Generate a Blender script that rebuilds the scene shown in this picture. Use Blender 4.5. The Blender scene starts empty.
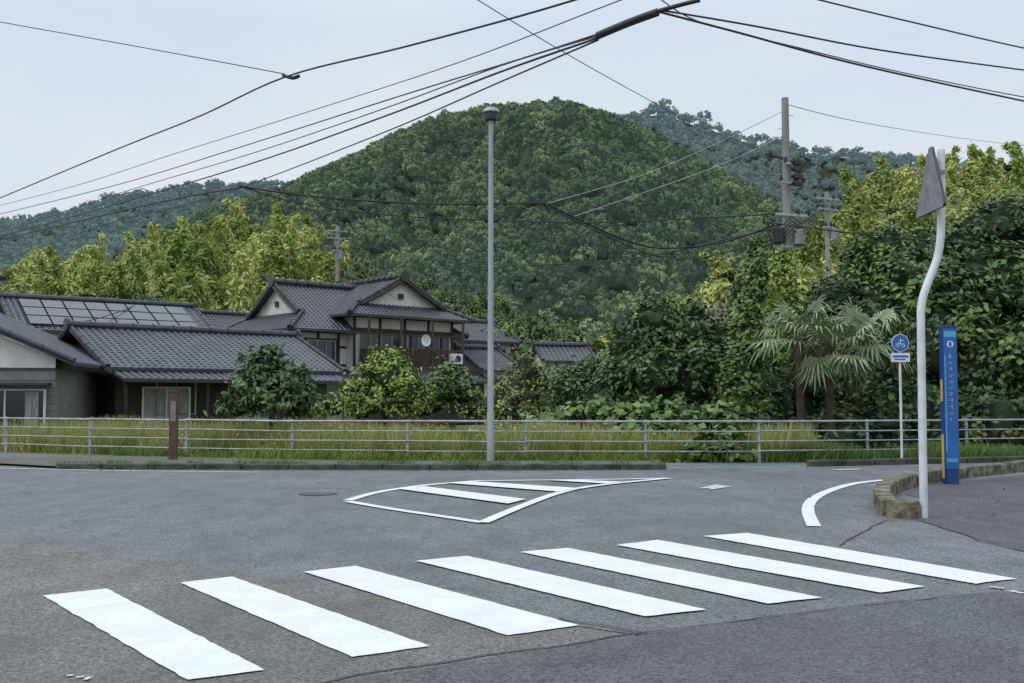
import bpy, math, random
import numpy as np
from mathutils import Vector, Matrix, noise as mn
random.seed(7); R=np.random.default_rng(11)
F=995.6; PITCH=math.atan(54.5/F); CH=1.6
def at(px,py,Y):
    a=(px-512)/F; b=(341.5-py)/F
    f=math.cos(PITCH)-b*math.sin(PITCH); u=math.sin(PITCH)+b*math.cos(PITCH)
    return Vector((a/f*Y,Y,CH+u/f*Y))
def gd(px,py,z=0.0):
    a=(px-512)/F; b=(341.5-py)/F
    f=math.cos(PITCH)-b*math.sin(PITCH); u=math.sin(PITCH)+b*math.cos(PITCH)
    Y=(z-CH)/u*f
    return Vector((a/f*Y,Y,z))
sc=bpy.context.scene
root=sc.collection
# ---------------- materials ----------------
def newmat(name):
    m=bpy.data.materials.new(name); m.use_nodes=True
    nt=m.node_tree; b=nt.nodes['Principled BSDF']; return m,nt,b
def N(nt,t,**k):
    n=nt.nodes.new(t)
    for a,v in k.items(): setattr(n,a,v)
    return n
def mixc(nt,fac,c1,c2,mode='MIX'):
    n=nt.nodes.new('ShaderNodeMix'); n.data_type='RGBA'; n.blend_type=mode
    for s,v in ((0,fac),(6,c1),(7,c2)):
        if hasattr(v,'links') or isinstance(v,bpy.types.NodeSocket): nt.links.new(v,n.inputs[s])
        elif s==0: n.inputs[s].default_value=v
        else: n.inputs[s].default_value=(*v,1) if len(v)==3 else v
    return n.outputs[2]
def noise(nt,scale,detail=4,rough=.6,vec=None,stretch=None):
    if vec is None:
        g=N(nt,'ShaderNodeNewGeometry'); vec=g.outputs['Position']
    if stretch:
        mp=N(nt,'ShaderNodeMapping'); mp.inputs['Scale'].default_value=stretch
        nt.links.new(vec,mp.inputs['Vector']); vec=mp.outputs[0]
    n=N(nt,'ShaderNodeTexNoise'); n.inputs['Scale'].default_value=scale
    n.inputs['Detail'].default_value=detail; n.inputs['Roughness'].default_value=rough
    nt.links.new(vec,n.inputs['Vector']); return n.outputs['Fac']
def mrange(nt,v,a,b,c=0,d=1):
    n=N(nt,'ShaderNodeMapRange'); nt.links.new(v,n.inputs[0])
    for i,x in enumerate((a,b,c,d)): n.inputs[i+1].default_value=x
    return n.outputs[0]
def pbr(name,c,c2=None,scale=3.0,rough=.7,metal=0.0,bump=0.0,bscale=20,stretch=None,lo=.35,hi=.65):
    m,nt,b=newmat(name)
    b.inputs['Roughness'].default_value=rough; b.inputs['Metallic'].default_value=metal
    if c2 is None: c2=tuple(x*.75 for x in c)
    f=mrange(nt,noise(nt,scale,4,.65,stretch=stretch),lo,hi)
    nt.links.new(mixc(nt,f,c,c2),b.inputs['Base Color'])
    if bump:
        bn=N(nt,'ShaderNodeBump'); bn.inputs['Strength'].default_value=bump; bn.inputs['Distance'].default_value=.02
        nt.links.new(noise(nt,bscale,3,.6,stretch=stretch),bn.inputs['Height']); nt.links.new(bn.outputs[0],b.inputs['Normal'])
    return m
def gray(nt,v):
    cmb=N(nt,'ShaderNodeCombineColor'); [nt.links.new(v,cmb.inputs[i]) for i in range(3)]; return cmb.outputs[0]
def asphalt(name,base,warm=(1,1,1),blotch=.25,rl=.50,rh=.88):
    m,nt,b=newmat(name)
    dark=tuple(base*w*(1-blotch) for w in warm); light=tuple(base*w*(1+blotch) for w in warm)
    big=mrange(nt,noise(nt,.30,6,.65),.38,.62)
    c=mixc(nt,big,dark,light)
    mid=mrange(nt,noise(nt,1.7,6,.75,stretch=(1,.45,1)),.3,.7,.72,1.24)
    c=mixc(nt,1.0,c,gray(nt,mid),'MULTIPLY')
    g=N(nt,'ShaderNodeNewGeometry')
    v=N(nt,'ShaderNodeTexVoronoi'); v.inputs['Scale'].default_value=70; nt.links.new(g.outputs['Position'],v.inputs['Vector'])
    sp=N(nt,'ShaderNodeSeparateColor'); nt.links.new(v.outputs['Color'],sp.inputs[0])
    c=mixc(nt,1.0,c,gray(nt,mrange(nt,sp.outputs[0],0,1,.42,1.58)),'MULTIPLY')
    st=mrange(nt,noise(nt,1.3,4,.65),.58,.72,0,.45)
    c=mixc(nt,st,c,(base*.5,base*.5,base*.52))
    v2=N(nt,'ShaderNodeTexVoronoi',feature='DISTANCE_TO_EDGE'); v2.inputs['Scale'].default_value=.55
    wn=N(nt,'ShaderNodeTexNoise'); wn.inputs['Scale'].default_value=2.5; wn.inputs['Detail'].default_value=5
    nt.links.new(g.outputs['Position'],wn.inputs['Vector'])
    vm=N(nt,'ShaderNodeVectorMath',operation='MULTIPLY_ADD'); nt.links.new(wn.outputs['Color'],vm.inputs[0]); vm.inputs[1].default_value=(1.2,1.2,0)
    nt.links.new(g.outputs['Position'],vm.inputs[2]); nt.links.new(vm.outputs[0],v2.inputs['Vector'])
    crack=mrange(nt,v2.outputs['Distance'],.002,.010,1,0)
    gate=mrange(nt,noise(nt,.22,2,.5),.50,.58)
    mu=N(nt,'ShaderNodeMath',operation='MULTIPLY'); nt.links.new(crack,mu.inputs[0]); nt.links.new(gate,mu.inputs[1])
    mu2=N(nt,'ShaderNodeMath',operation='MULTIPLY'); nt.links.new(mu.outputs[0],mu2.inputs[0]); mu2.inputs[1].default_value=.6
    c=mixc(nt,mu2.outputs[0],c,(base*.3,base*.3,base*.3))
    nt.links.new(c,b.inputs['Base Color'])
    nt.links.new(mrange(nt,big,0,1,rl,rh),b.inputs['Roughness'])
    bn=N(nt,'ShaderNodeBump'); bn.inputs['Strength'].default_value=.6; bn.inputs['Distance'].default_value=.006
    nt.links.new(v.outputs['Distance'],bn.inputs['Height']); nt.links.new(bn.outputs[0],b.inputs['Normal'])
    return m
def paint(name,col=(.73,.745,.765),under=.13,wear=.60):
    m,nt,b=newmat(name); b.inputs['Roughness'].default_value=.65
    w=mrange(nt,noise(nt,38,6,.75),wear,wear+.08)
    w2=mrange(nt,noise(nt,2.4,6,.7),.3,.7,.84,1.0)
    c=mixc(nt,1.0,col,gray(nt,w2),'MULTIPLY')
    nt.links.new(mixc(nt,w,c,(under,under,under)),b.inputs['Base Color'])
    bn=N(nt,'ShaderNodeBump'); bn.inputs['Strength'].default_value=.3; bn.inputs['Distance'].default_value=.004
    nt.links.new(noise(nt,90,3,.6),bn.inputs['Height']); nt.links.new(bn.outputs[0],b.inputs['Normal'])
    return m
def leafmat(name,c_dark,c_mid,c_light,inst=False,trans=0,rough=.5,spec=.35,haze_glow=None):
    m,nt,b=newmat(name)
    b.inputs['Roughness'].default_value=rough; b.inputs['Specular IOR Level'].default_value=spec
    a=N(nt,'ShaderNodeAttribute',attribute_name='tint')
    v=a.outputs['Fac']
    if inst:
        a2=N(nt,'ShaderNodeAttribute',attribute_name='itint',attribute_type='INSTANCER')
        ad=N(nt,'ShaderNodeMath',operation='MULTIPLY_ADD'); nt.links.new(v,ad.inputs[0]); ad.inputs[1].default_value=.3
        nt.links.new(a2.outputs['Fac'],ad.inputs[2]); v=ad.outputs[0]
    r=N(nt,'ShaderNodeValToRGB'); e=r.color_ramp.elements
    e[0].position=0.05; e[0].color=(*c_dark,1); e[1].position=.98; e[1].color=(*c_light,1)
    x=e.new(.5); x.color=(*c_mid,1)
    nt.links.new(v,r.inputs[0]); nt.links.new(r.outputs[0],b.inputs['Base Color'])
    if haze_glow:  # constant leaf emission imitating hazy distance; no air is modelled
        b.inputs['Emission Color'].default_value=(*haze_glow,1); b.inputs['Emission Strength'].default_value=1
    if trans:
        t=N(nt,'ShaderNodeBsdfTranslucent'); nt.links.new(r.outputs[0],t.inputs[0])
        ms=N(nt,'ShaderNodeMixShader'); ms.inputs[0].default_value=trans
        nt.links.new(b.outputs[0],ms.inputs[1]); nt.links.new(t.outputs[0],ms.inputs[2])
        nt.links.new(ms.outputs[0],nt.nodes['Material Output'].inputs[0])
    return m
# ---------------- mesh builder ----------------
class MB:
    def __init__(s,M=None): s.v=[];s.f=[];s.m=[];s.M=M or Matrix()
    def add(s,vs,fs,mi=0):
        o=len(s.v); s.v+= [tuple(s.M@Vector(x)) for x in vs]
        s.f+=[tuple(i+o for i in f) for f in fs]; s.m+=[mi]*len(fs)
    def poly(s,pts,mi=0): s.add(pts,[tuple(range(len(pts)))],mi)
    def box(s,c,d,mi=0,rz=0.0):
        hx,hy,hz=d[0]/2,d[1]/2,d[2]/2; co,si=math.cos(rz),math.sin(rz)
        vs=[]
        for z in(-hz,hz):
            for x,y in((-hx,-hy),(hx,-hy),(hx,hy),(-hx,hy)): vs.append((c[0]+x*co-y*si,c[1]+x*si+y*co,c[2]+z))
        s.add(vs,[(0,3,2,1),(4,5,6,7),(0,1,5,4),(1,2,6,5),(2,3,7,6),(3,0,4,7)],mi)
    def bx(s,x0,x1,y0,y1,z0,z1,mi=0): s.box(((x0+x1)/2,(y0+y1)/2,(z0+z1)/2),(x1-x0,y1-y0,z1-z0),mi)
    def tube(s,pts,r,mi=0,seg=8,cap=True):
        pts=[Vector(p) for p in pts]; n=len(pts)
        if not hasattr(r,'__len__'): r=[r]*n
        if len(r)<n: r=list(np.interp(np.linspace(0,1,n),np.linspace(0,1,len(r)),r))
        vs=[];fs=[]; prev=None
        for i,p in enumerate(pts):
            d=(pts[min(i+1,n-1)]-pts[max(i-1,0)]).normalized()
            up=prev if prev is not None else (Vector((0,0,1)) if abs(d.z)<.9 else Vector((1,0,0)))
            x=d.cross(up).normalized(); y=x.cross(d).normalized(); prev=y
            for k in range(seg):
                a=2*math.pi*k/seg; vs.append(p+(x*math.cos(a)+y*math.sin(a))*r[i])
        for i in range(n-1):
            for k in range(seg):
                k2=(k+1)%seg; fs.append((i*seg+k,i*seg+k2,(i+1)*seg+k2,(i+1)*seg+k))
        if cap: fs.append(tuple(range(seg))[::-1]); fs.append(tuple((n-1)*seg+k for k in range(seg)))
        s.add(vs,fs,mi)
    def build(s,name,mats,parent=None,smooth=False,bevel=0):
        me=bpy.data.meshes.new(name); me.from_pydata(s.v,[],s.f); me.update()
        for m in mats: me.materials.append(m)
        me.polygons.foreach_set('material_index',s.m)
        if smooth: me.polygons.foreach_set('use_smooth',[True]*len(s.f))
        o=bpy.data.objects.new(name,me); root.objects.link(o)
        if smooth:
            try: me.set_sharp_from_angle(angle=math.radians(40))
            except Exception: pass
        if bevel:
            b=o.modifiers.new('bevel','BEVEL'); b.width=bevel; b.segments=2; b.limit_method='ANGLE'
        if parent: o.parent=parent
        return o
def empty(name):
    o=bpy.data.objects.new(name,None); root.objects.link(o); return o
def quadmesh(name,V,tint,mat,parent=None,link=True,extra=None):
    n=len(V); me=bpy.data.meshes.new(name)
    me.vertices.add(n*4); me.vertices.foreach_set('co',V.reshape(-1).astype(np.float32))
    me.loops.add(n*4); me.loops.foreach_set('vertex_index',np.arange(n*4,dtype=np.int32))
    me.polygons.add(n); me.polygons.foreach_set('loop_start',np.arange(0,n*4,4,dtype=np.int32))
    me.update(calc_edges=True)
    a=me.attributes.new('tint','FLOAT','FACE'); a.data.foreach_set('value',tint.astype(np.float32))
    me.materials.append(mat)
    o=bpy.data.objects.new(name,me)
    if link: root.objects.link(o)
    if parent: o.parent=parent
    return o
def nrm(a): return a/np.maximum(np.linalg.norm(a,axis=1,keepdims=True),1e-9)
def leafquads(P,Nn,L,W,fold=.0):
    n=len(P); t=nrm(np.cross(Nn,R.normal(size=(n,3)))); b=np.cross(Nn,t)
    L=L*R.uniform(.7,1.3,(n,1)); W=W*R.uniform(.7,1.3,(n,1))
    return np.stack([P-t*L,P+b*W-t*L*.1,P+t*L-Nn*L*.25,P-b*W-t*L*.1],axis=1)
def crown(ells,ncl,nlf,cs,L,W,zmin=-.6,shell=(.6,1.05),upb=.5,droop=0,dn=.6,rn=.45):
    Vs=[];T=[]
    for c,r in ells:
        c=np.array(c);r=np.array(r)
        k=max(6,int(ncl*(r[0]*r[2]+r[0]*r[1]+r[1]*r[2])/3))
        d=nrm(R.normal(size=(k*2,3))); d=d[d[:,2]>zmin][:k]; k=len(d)
        rad=R.uniform(shell[0]**2,shell[1]**2,(k,1))**.5
        cp=c+d*r*rad
        ctint=R.uniform(0,.55,k)
        idx=np.repeat(np.arange(k),nlf)
        csz=cs*R.uniform(.6,1.4,(k,1))
        off=R.normal(size=(k*nlf,3))*np.array([1,1,.7])*csz[idx]
        P=cp[idx]+off
        if droop: P[:,2]-=droop*np.linalg.norm(off[:,:2],axis=1)
        Nn=nrm(d[idx]*dn+nrm(off)*.3+np.array([0,0,upb])+R.normal(size=P.shape)*rn)
        Vs.append(leafquads(P,Nn,L,W)); T.append(ctint[idx]+R.uniform(0,.45,k*nlf))
    return np.concatenate(Vs),np.concatenate(T)
# ---------------- world & sun ----------------
w=bpy.data.worlds.new("World"); sc.world=w; w.use_nodes=True; nt=w.node_tree
bg=nt.nodes['Background']
sky=N(nt,'ShaderNodeTexSky',sky_type='NISHITA'); sky.sun_disc=False; sky.sun_elevation=math.radians(55); sky.sun_rotation=math.radians(-121); sky.dust_density=3
tc=N(nt,'ShaderNodeTexCoord'); sx=N(nt,'ShaderNodeSeparateXYZ'); nt.links.new(tc.outputs['Generated'],sx.inputs[0])
f=mrange(nt,sx.outputs['Z'],0.0,.5)
col=mixc(nt,f,(.78,.845,.90),(.63,.76,.92))
cl=mrange(nt,noise(nt,2.0,5,.55,vec=tc.outputs['Generated'],stretch=(1,1,2.5)),.36,.66)
col=mixc(nt,cl,col,(.81,.86,.915))
zen=mrange(nt,sx.outputs['Z'],.35,1.0,1.0,2.1)
col=mixc(nt,1.0,col,gray(nt,zen),'MULTIPLY')
sk=mixc(nt,1.0,sky.outputs[0],(.09,.09,.09),'MULTIPLY')
col=mixc(nt,.10,col,sk)
nt.links.new(col,bg.inputs[0]); bg.inputs[1].default_value=1.0
sl=bpy.data.lights.new('sun','SUN'); sl.energy=1.1; sl.angle=math.radians(14); sl.color=(1,.97,.92)
so=bpy.data.objects.new('sun',sl); root.objects.link(so)
sd=Vector((-.75,-.45,1.15)).normalized(); so.rotation_euler=(-sd).to_track_quat('-Z','Y').to_euler()
# ---------------- camera ----------------
cd=bpy.data.cameras.new('camera'); co=bpy.data.objects.new('camera',cd); root.objects.link(co)
cd.lens=35; cd.sensor_width=36; cd.clip_end=6000; co.location=(0,0,CH); co.rotation_euler=(math.pi/2+PITCH,0,0); sc.camera=co
sc.view_settings.view_transform='Standard'; sc.view_settings.look='None'; sc.view_settings.exposure=0
# ---------------- ground ----------------
M_soil=pbr('soil_grass',(.10,.13,.04),(.15,.14,.06),scale=1.2,rough=.95,bump=.5)
M_road=asphalt('road_asphalt',.130,(.98,1.01,1.06),.20)
M_old=asphalt('old_asphalt',.122,(1.05,1.02,.93),.25)
M_new=asphalt('dark_asphalt',.084,(.97,1,1.05),.18)
M_walk=asphalt('pavement_asphalt',.075,(.98,1,1.03),.2)
M_tar=pbr('tar_seam',(.022,.022,.024),(.045,.045,.045),scale=8,rough=.7)
M_white=paint('white_road_paint'); M_white2=paint('worn_road_paint',(.62,.64,.65),.15,.50)
M_green=paint('green_road_paint',(.05,.22,.15),.12,.52)
M_kerb=pbr('mossy_kerb_concrete',(.24,.21,.14),(.06,.065,.035),scale=5,rough=.9,bump=.8,bscale=30,lo=.38,hi=.58)
M_kerb2=pbr('dark_mossy_kerb',(.09,.09,.07),(.025,.035,.015),scale=3,rough=.9,bump=.8,bscale=25)
b=MB(); b.poly([(-3000,-300,-.06),(3000,-300,-.06),(3000,4000,-.06),(-3000,4000,-.06)]); b.build('ground',[M_soil])
def sheet(name,pts,z,mat,pix=True):
    b=MB(); P=[]
    for p in pts:
        q=gd(*p) if pix else Vector((p[0],p[1],0)); P.append((q.x,q.y,z))
    b.poly(P); return b.build(name,[mat])
sheet('road',[(-60,-20),(60,-20),(60,24.2),(14,24.2),(3.5,24.0),(-4,24.2),(-12,27),(-60,50)],0,M_road,False)
wig=lambda a,b_,n,amp,s: [ (a[0]+(b_[0]-a[0])*i/n, a[1]+(b_[1]-a[1])*i/n+amp*mn.noise(Vector((i*.7,s,0)))) for i in range(n+1)]
old=wig((-150,512),(640,636),26,2.5,1)+wig((640,636),(250,700),10,2,2)+[(-100,900)]
sheet('old_road_patch',old,.004,M_old)
sheet('repaved_road_patch',wig((250,696),(700,627),14,2,3)+wig((700,627),(945,598),10,2,4)+[(1250,575),(1400,800),(600,1400)],.008,M_new)
sheet('pavement',[(917,520),(925,500),(905,495),(915,487),(950,482),(1050,472),(1500,452),(1600,620),(1024,552),(960,534)],.004,M_walk)
def strip(b,pts,wd,z,mi=0):
    P=[Vector((p[0],p[1],0)) for p in pts]; n=len(P); L=[];Rr=[]
    for i in range(n):
        d=(P[min(i+1,n-1)]-P[max(i-1,0)]).normalized(); s=Vector((-d.y,d.x,0))*wd/2
        L.append((P[i]+s)[:2]+(z,)); Rr.append((P[i]-s)[:2]+(z,))
    for i in range(n-1): b.add([L[i],L[i+1],Rr[i+1],Rr[i]],[(0,1,2,3)],mi)
def smoothpath(pts,n=8):
    out=[];P=[Vector(p) for p in pts];m=len(P)
    for i in range(m-1):
        p0,p1,p2,p3=P[max(i-1,0)],P[i],P[i+1],P[min(i+2,m-1)]
        for k in range(n):
            t=k/n; out.append(.5*((2*p1)+(-p0+p2)*t+(2*p0-5*p1+4*p2-p3)*t*t+(-p0+3*p1-3*p2+p3)*t**3))
    out.append(P[-1]); return out
b=MB()
for seg in [[(250,697),(430,666),(640,634),(700,627),(945,598),(1250,575)],[(838,546),(862,533),(885,522),(917,521)],[(917,520),(960,534),(1024,552),(1300,600)],[(560,618),(640,634)]]:
    pp=smoothpath([gd(*q) for q in seg],12)
    pp=[p+Vector((mn.noise(p*3)*.06,mn.noise(p*3+Vector((9,0,0)))*.06,0)) for p in pp]
    strip(b,pp,.020,.0115)
b.build('asphalt_seams',[M_tar])
# crosswalk
b=MB()
S=[[(43,597),(107,590),(265,672),(187,682)],[(180,584),(232,578),(430,648),(352,659)],[(304,573),(356,567),(579,627),(508,637)],
[(416,562),(467,557),(706,611),(645,618)],[(520,553),(568,549),(822,599),(768,605)],[(616,546),(658,541),(925,588),(880,594)],[(703,537),(748,534),(1017,580),(975,585)]]
for q in S:
    P=[gd(*p) for p in q]; ring=[]
    for i in range(4):
        a,c=P[i],P[(i+1)%4]; n=max(3,int((c-a).length/.05))
        for k in range(n):
            p=a.lerp(c,k/n); p=p+Vector((mn.noise(p*7),mn.noise(p*7+Vector((5,5,0))),0))*.012; ring.append((p.x,p.y,.013))
    b.poly(ring)
b.build('crosswalk',[M_white])
b=MB()
out=smoothpath([gd(*q) for q in [(348,501),(372,494),(400,489),(432,485),(475,481.5)]],6); strip(b,out,.16,.012)
strip(b,smoothpath([gd(*q) for q in [(475,481.3),(540,480.6),(600,480),(668,478.6)]],6),.13,.012)
strip(b,smoothpath([gd(*q) for q in [(347,502),(390,509.5),(440,517),(483,523.5)]],6),.15,.016)
strip(b,smoothpath([gd(*q) for q in [(483,523.8),(520,508),(560,493.5),(600,486),(668,479)]],6),.16,.020)
for a,c,e,d in [((398,490),(424,487.5),(526,500.5),(508,505)),((446,484),(470,482.2),(582,489.5),(560,493)),((545,481),(570,480.6),(625,483),(608,484.8))]:
    b.poly([(*gd(*p)[:2],.024) for p in (a,c,e,d)])
b.build('chevron_road_marking',[M_white])
b=MB()
P=smoothpath([gd(*q) for q in [(884,480.5),(855,484),(830,491),(813,500),(808,511),(814,527)]],8)
strip(b,P,.17,.012)
b.build('edge_line_marking',[M_white])
b=MB()
b.poly([(*gd(*p)[:2],.012) for p in [(698,489),(716,485),(722,486),(732,487),(712,490),(708,489)]])
strip(b,[gd(835,470.5),(gd(860,469.5))],.2,.012); strip(b,[gd(965,477),(gd(992,473))],.2,.012)
for q in [(990,588,1004,590),(1010,592,1024,595)]:
    strip(b,[gd(q[0],q[1]),gd(q[2],q[3])],.06,.014)
for q in [(66,678,74,677),(76,679.5,84,678.5),(85,682,90,679)]: strip(b,[gd(q[0],q[1]),gd(q[2],q[3])],.03,.014)
strip(b,[gd(-200,467.5),gd(0,468.5),gd(120,471),gd(260,472.5)],.14,.008)
strip(b,[gd(672,468.2),gd(740,468.5),gd(800,467)],.10,.008)
b.build('road_line_marking',[M_white2])
sheet('green_cycle_lane',[(690,467.2),(800,464.6),(800,466.5),(700,467.9)],.004,M_green)
p=gd(318,494); b=MB()
b.poly([(p.x+.32*math.cos(a),p.y+.32*math.sin(a),.005) for a in np.linspace(0,2*math.pi,32,endpoint=False)],1)
b.poly([(p.x+.29*math.cos(a),p.y+.29*math.sin(a),.009) for a in np.linspace(0,2*math.pi,32,endpoint=False)],0)
b.build('manhole_cover',[pbr('cast_iron',(.10,.095,.09),(.07,.07,.07),scale=20,rough=.6,metal=.2,bump=1,bscale=40),M_tar])
# ---------------- kerbs ----------------
def kerb(name,path,wd,h,mat,bl=.6,lean=0):
    b=MB(); P=[Vector((p[0],p[1],0)) for p in path]
    L=[0]
    for i in range(1,len(P)): L.append(L[-1]+(P[i]-P[i-1]).length)
    n=int(L[-1]/bl)
    def pos(s):
        for i in range(1,len(P)):
            if s<=L[i]+1e-6: return P[i-1].lerp(P[i],(s-L[i-1])/max(L[i]-L[i-1],1e-6))
        return P[-1]
    for i in range(n):
        a=pos(i*L[-1]/n+.012); c=pos((i+1)*L[-1]/n-.012); d=(c-a)
        m=(a+c)/2; hh=h*random.uniform(.93,1.05)
        rz=math.atan2(d.y,d.x)+random.gauss(0,.012)
        b.box((m.x,m.y,hh/2-.03),(d.length,wd,hh+.06),0,rz)
    return b.build(name,[mat],bevel=.025)
kerb('roadside_kerb',[gd(57,469),gd(300,469.5),gd(500,470),gd(666,469.3)],.22,.13,M_kerb2,1.0)
kerb('corner_kerb',smoothpath([gd(*q) for q in [(916,519),(898,519),(885,510),(883,500),(895,491),(920,484),(960,478),(1010,472.5),(1080,466),(1200,459)]],6),.24,.22,M_kerb,.6)
kerb('far_kerb',[gd(808,466.5),gd(900,464.5),gd(1024,461.5),gd(1200,459)],.2,.14,M_kerb2,.8)
M_verge=pbr('verge_dirt',(.13,.13,.11),(.07,.085,.04),scale=2.5,rough=.95,bump=.5)
sheet('verge',[(-14,24.3),(-10.2,22.2),(0,22.05),(3.3,22.1),(3.6,24.4),(-4,24.7),(-10,26.3)],.05,M_verge,False)
# ---------------- fence ----------------
M_galv=pbr('galvanised_steel',(.42,.44,.46),(.24,.25,.26),scale=4,rough=.5,metal=.25)
M_whitepole=pbr('white_painted_steel',(.66,.69,.72),(.50,.52,.54),scale=3,rough=.4)
posts=[(-90,30),(8,28),(92,26.8),(188,25.8),(293,25),(408,24.5),(526,24.3),(645,24.3),(758,24.4),(866,24.9),(965,25.6),(1060,26.4),(1160,27.4)]
PW=[]
for px,Y in posts: PW.append(Vector(((px-512)/F*Y,Y,0)))
fe=empty('guard_fence'); b=MB()
for p in PW: b.tube([(p.x,p.y,-.05),(p.x,p.y,1.02)],.038,0,10)
b.build('posts',[M_galv],fe,True)
b=MB()
for z,r in ((.98,.026),(.74,.017),(.50,.017),(.26,.017)):
    for i in range(len(PW)-1):
        b.tube([PW[i]+Vector((0,-.045,z+random.gauss(0,.006))),PW[i+1]+Vector((0,-.045,z+random.gauss(0,.006)))],r,0,8)
b.build('rails',[M_galv],fe,True)
# ---------------- street lamp ----------------
M_dark=pbr('dark_metal',(.05,.05,.055),rough=.5,metal=.3)
la=empty('street_lamp'); p=gd(490.5,463); x,y=p.x,p.y
top=at(488,110,y).z
M_lamp=pbr('lamp_pole_grey',(.36,.39,.40),(.26,.28,.29),scale=2,rough=.5,metal=.15,stretch=(1,1,.3))
b=MB(); b.tube([(x,y,0),(x,y,1.2),(x-.0,y,1.25),(x,y,top-.25)],[.095,.09,.078,.055],0,14); b.box((x,y,.02),(.3,.3,.05),0)
b.build('pole',[M_lamp],la,True)
b=MB(); b.tube([(x,y,top-.32),(x,y,top-.28),(x,y,top-.27)],[.06,.075,.1],0,16)
b.tube([(x,y,top-.28),(x,y,top-.25),(x,y,top-.07),(x,y,top-.02)],[.10,.15,.18,.16],1,20)
b.tube([(x,y,top-.08),(x,y,top-.06),(x,y,top),(x,y,top+.05),(x,y,top+.07)],[.20,.21,.19,.12,.03],0,20)
b.build('lamp_head',[M_lamp,M_dark],la,True)
M_wood=pbr('brown_post_paint',(.10,.06,.045),(.06,.04,.03),scale=6,rough=.7)
b=MB(); p=gd(173,461.5); zt=at(173,392,p.y).z
b.box((p.x,p.y,zt/2),(.20,.10,zt),0); b.box((p.x,p.y,zt+.02),(.23,.13,.04),0); b.box((p.x+.0,p.y-.055,zt*.72),(.13,.012,.5),1)
b.build('information_post',[M_wood,pbr('post_plate',(.22,.2,.17))],bevel=.008)
# ---------------- sign with bent pole ----------------
ms=empty('traffic_sign'); p=gd(924,518); Y=p.y
q=lambda px,py,dy=0: at(px,py,Y)+Vector((0,dy,0))
path=smoothpath([(p.x,p.y,-.05),q(922.5,430),q(921,330),q(921.5,305),q(927,285),q(936,262),q(940,243),q(941,220),q(941,150)],6)
b=MB(); b.tube(path,.052,0,14); b.build('bent_pole',[M_whitepole],ms,True)
M_back=pbr('sign_back_grey',(.27,.28,.285),(.17,.18,.18),scale=6,rough=.45,metal=.3)
M_edge=pbr('sign_edge',(.06,.06,.065),rough=.5)
c=q(931,180,0)+Vector((-.02,-.02,0))
b=MB(); yaw=math.radians(-91)
def pl(u,v,wn):
    return (c.x+u*math.cos(yaw)-wn*math.sin(yaw), c.y+u*math.sin(yaw)+wn*math.cos(yaw), c.z+v)
def plate(pts,t0,t1,mi):
    n=len(pts); vs=[pl(u,v,t0) for u,v in pts]+[pl(u,v,t1) for u,v in pts]
    b.add(vs,[tuple(range(n))],mi); b.add(vs,[tuple(range(n,2*n))[::-1]],2)
    b.add(vs,[(i,(i+1)%n,n+(i+1)%n,n+i) for i in range(n)],1)
tri=[(-.46,-.40),(-.43,-.44),(.43,-.44),(.46,-.40),(.10,.42),(.02,.42)]
plate(tri,-.02,.02,0)
b.build('triangular_plate',[M_back,M_edge,pbr('sign_red_face',(.5,.03,.03))],ms)
b=MB()
for v in(-.25,.1):
    b.box((q(939,178).x,Y-.0,c.z+v),(.14,.13,.05),0)
b.build('brackets',[M_galv],ms)
# ---------------- blue pillar sign ----------------
M_blue=pbr('blue_sign_panel',(.02,.13,.40),(.015,.09,.30),scale=3,rough=.4)
M_dblue=pbr('dark_blue_side',(.012,.05,.22),rough=.4)
M_sw=pbr('sign_white',(.68,.71,.74),(.6,.62,.65),rough=.4); M_yel=pbr('sign_yellow',(.55,.38,.06),(.45,.3,.05),rough=.5); M_lb=pbr('sign_light_blue',(.10,.36,.60),rough=.4)
M_txt=pbr('faded_lettering',(.38,.48,.60),(.28,.4,.55),rough=.5)
ps=empty('blue_guide_sign'); p=gd(951,484); Mx=Matrix.Translation(p)@Matrix.Rotation(math.radians(-4),4,'Z')
H=at(951,328,p.y).z; b=MB(Mx)
b.bx(-.11,.13,-.09,.09,.28,H,0); b.bx(-.10,.12,-.08,.08,0,.28,3); b.bx(-.12,.14,-.10,.10,H,H+.03,3)
b.bx(-.125,-.112,-.085,.085,.0,H,3); b.bx(-.130,-.127,-.06,.06,.1,.9,1); b.bx(-.130,-.127,-.06,.06,1.5,1.9,1)
b.build('panel_body',[M_blue,M_yel,M_sw,M_dblue],ps,bevel=.006)
b=MB(Mx); yy=-.094
b.poly([(.01+math.cos(a)*.06,yy,H-.30+math.sin(a)*.06) for a in np.linspace(0,2*math.pi,20,endpoint=False)],0)
b.bx(-.015,.035,yy-.004,yy-.002,H-.34,H-.26,1)
b.bx(-.10,.12,yy+.001,yy+.003,H-.17,H-.06,2)
for i in range(11):
    z=H-.52-i*.115
    for k in range(random.randint(2,3)):
        if random.random()<.6: b.bx(-.025,.045+random.uniform(-.02,.01),yy-.002,yy+.002,z-.03+k*.025,z-.022+k*.025,4)
        else:
            xx=random.uniform(-.015,.035); b.bx(xx-.005,xx+.005,yy-.0055,yy-.0025,z-.035,z+.035,4)
b.bx(-.10,-.075,yy-.002,yy+.002,.6,H-.5,2); b.bx(-.09,.10,yy-.002,yy+.002,.40,.47,2)
b.build('lettering',[M_sw,M_blue,M_lb,M_yel,M_txt],ps)
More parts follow.
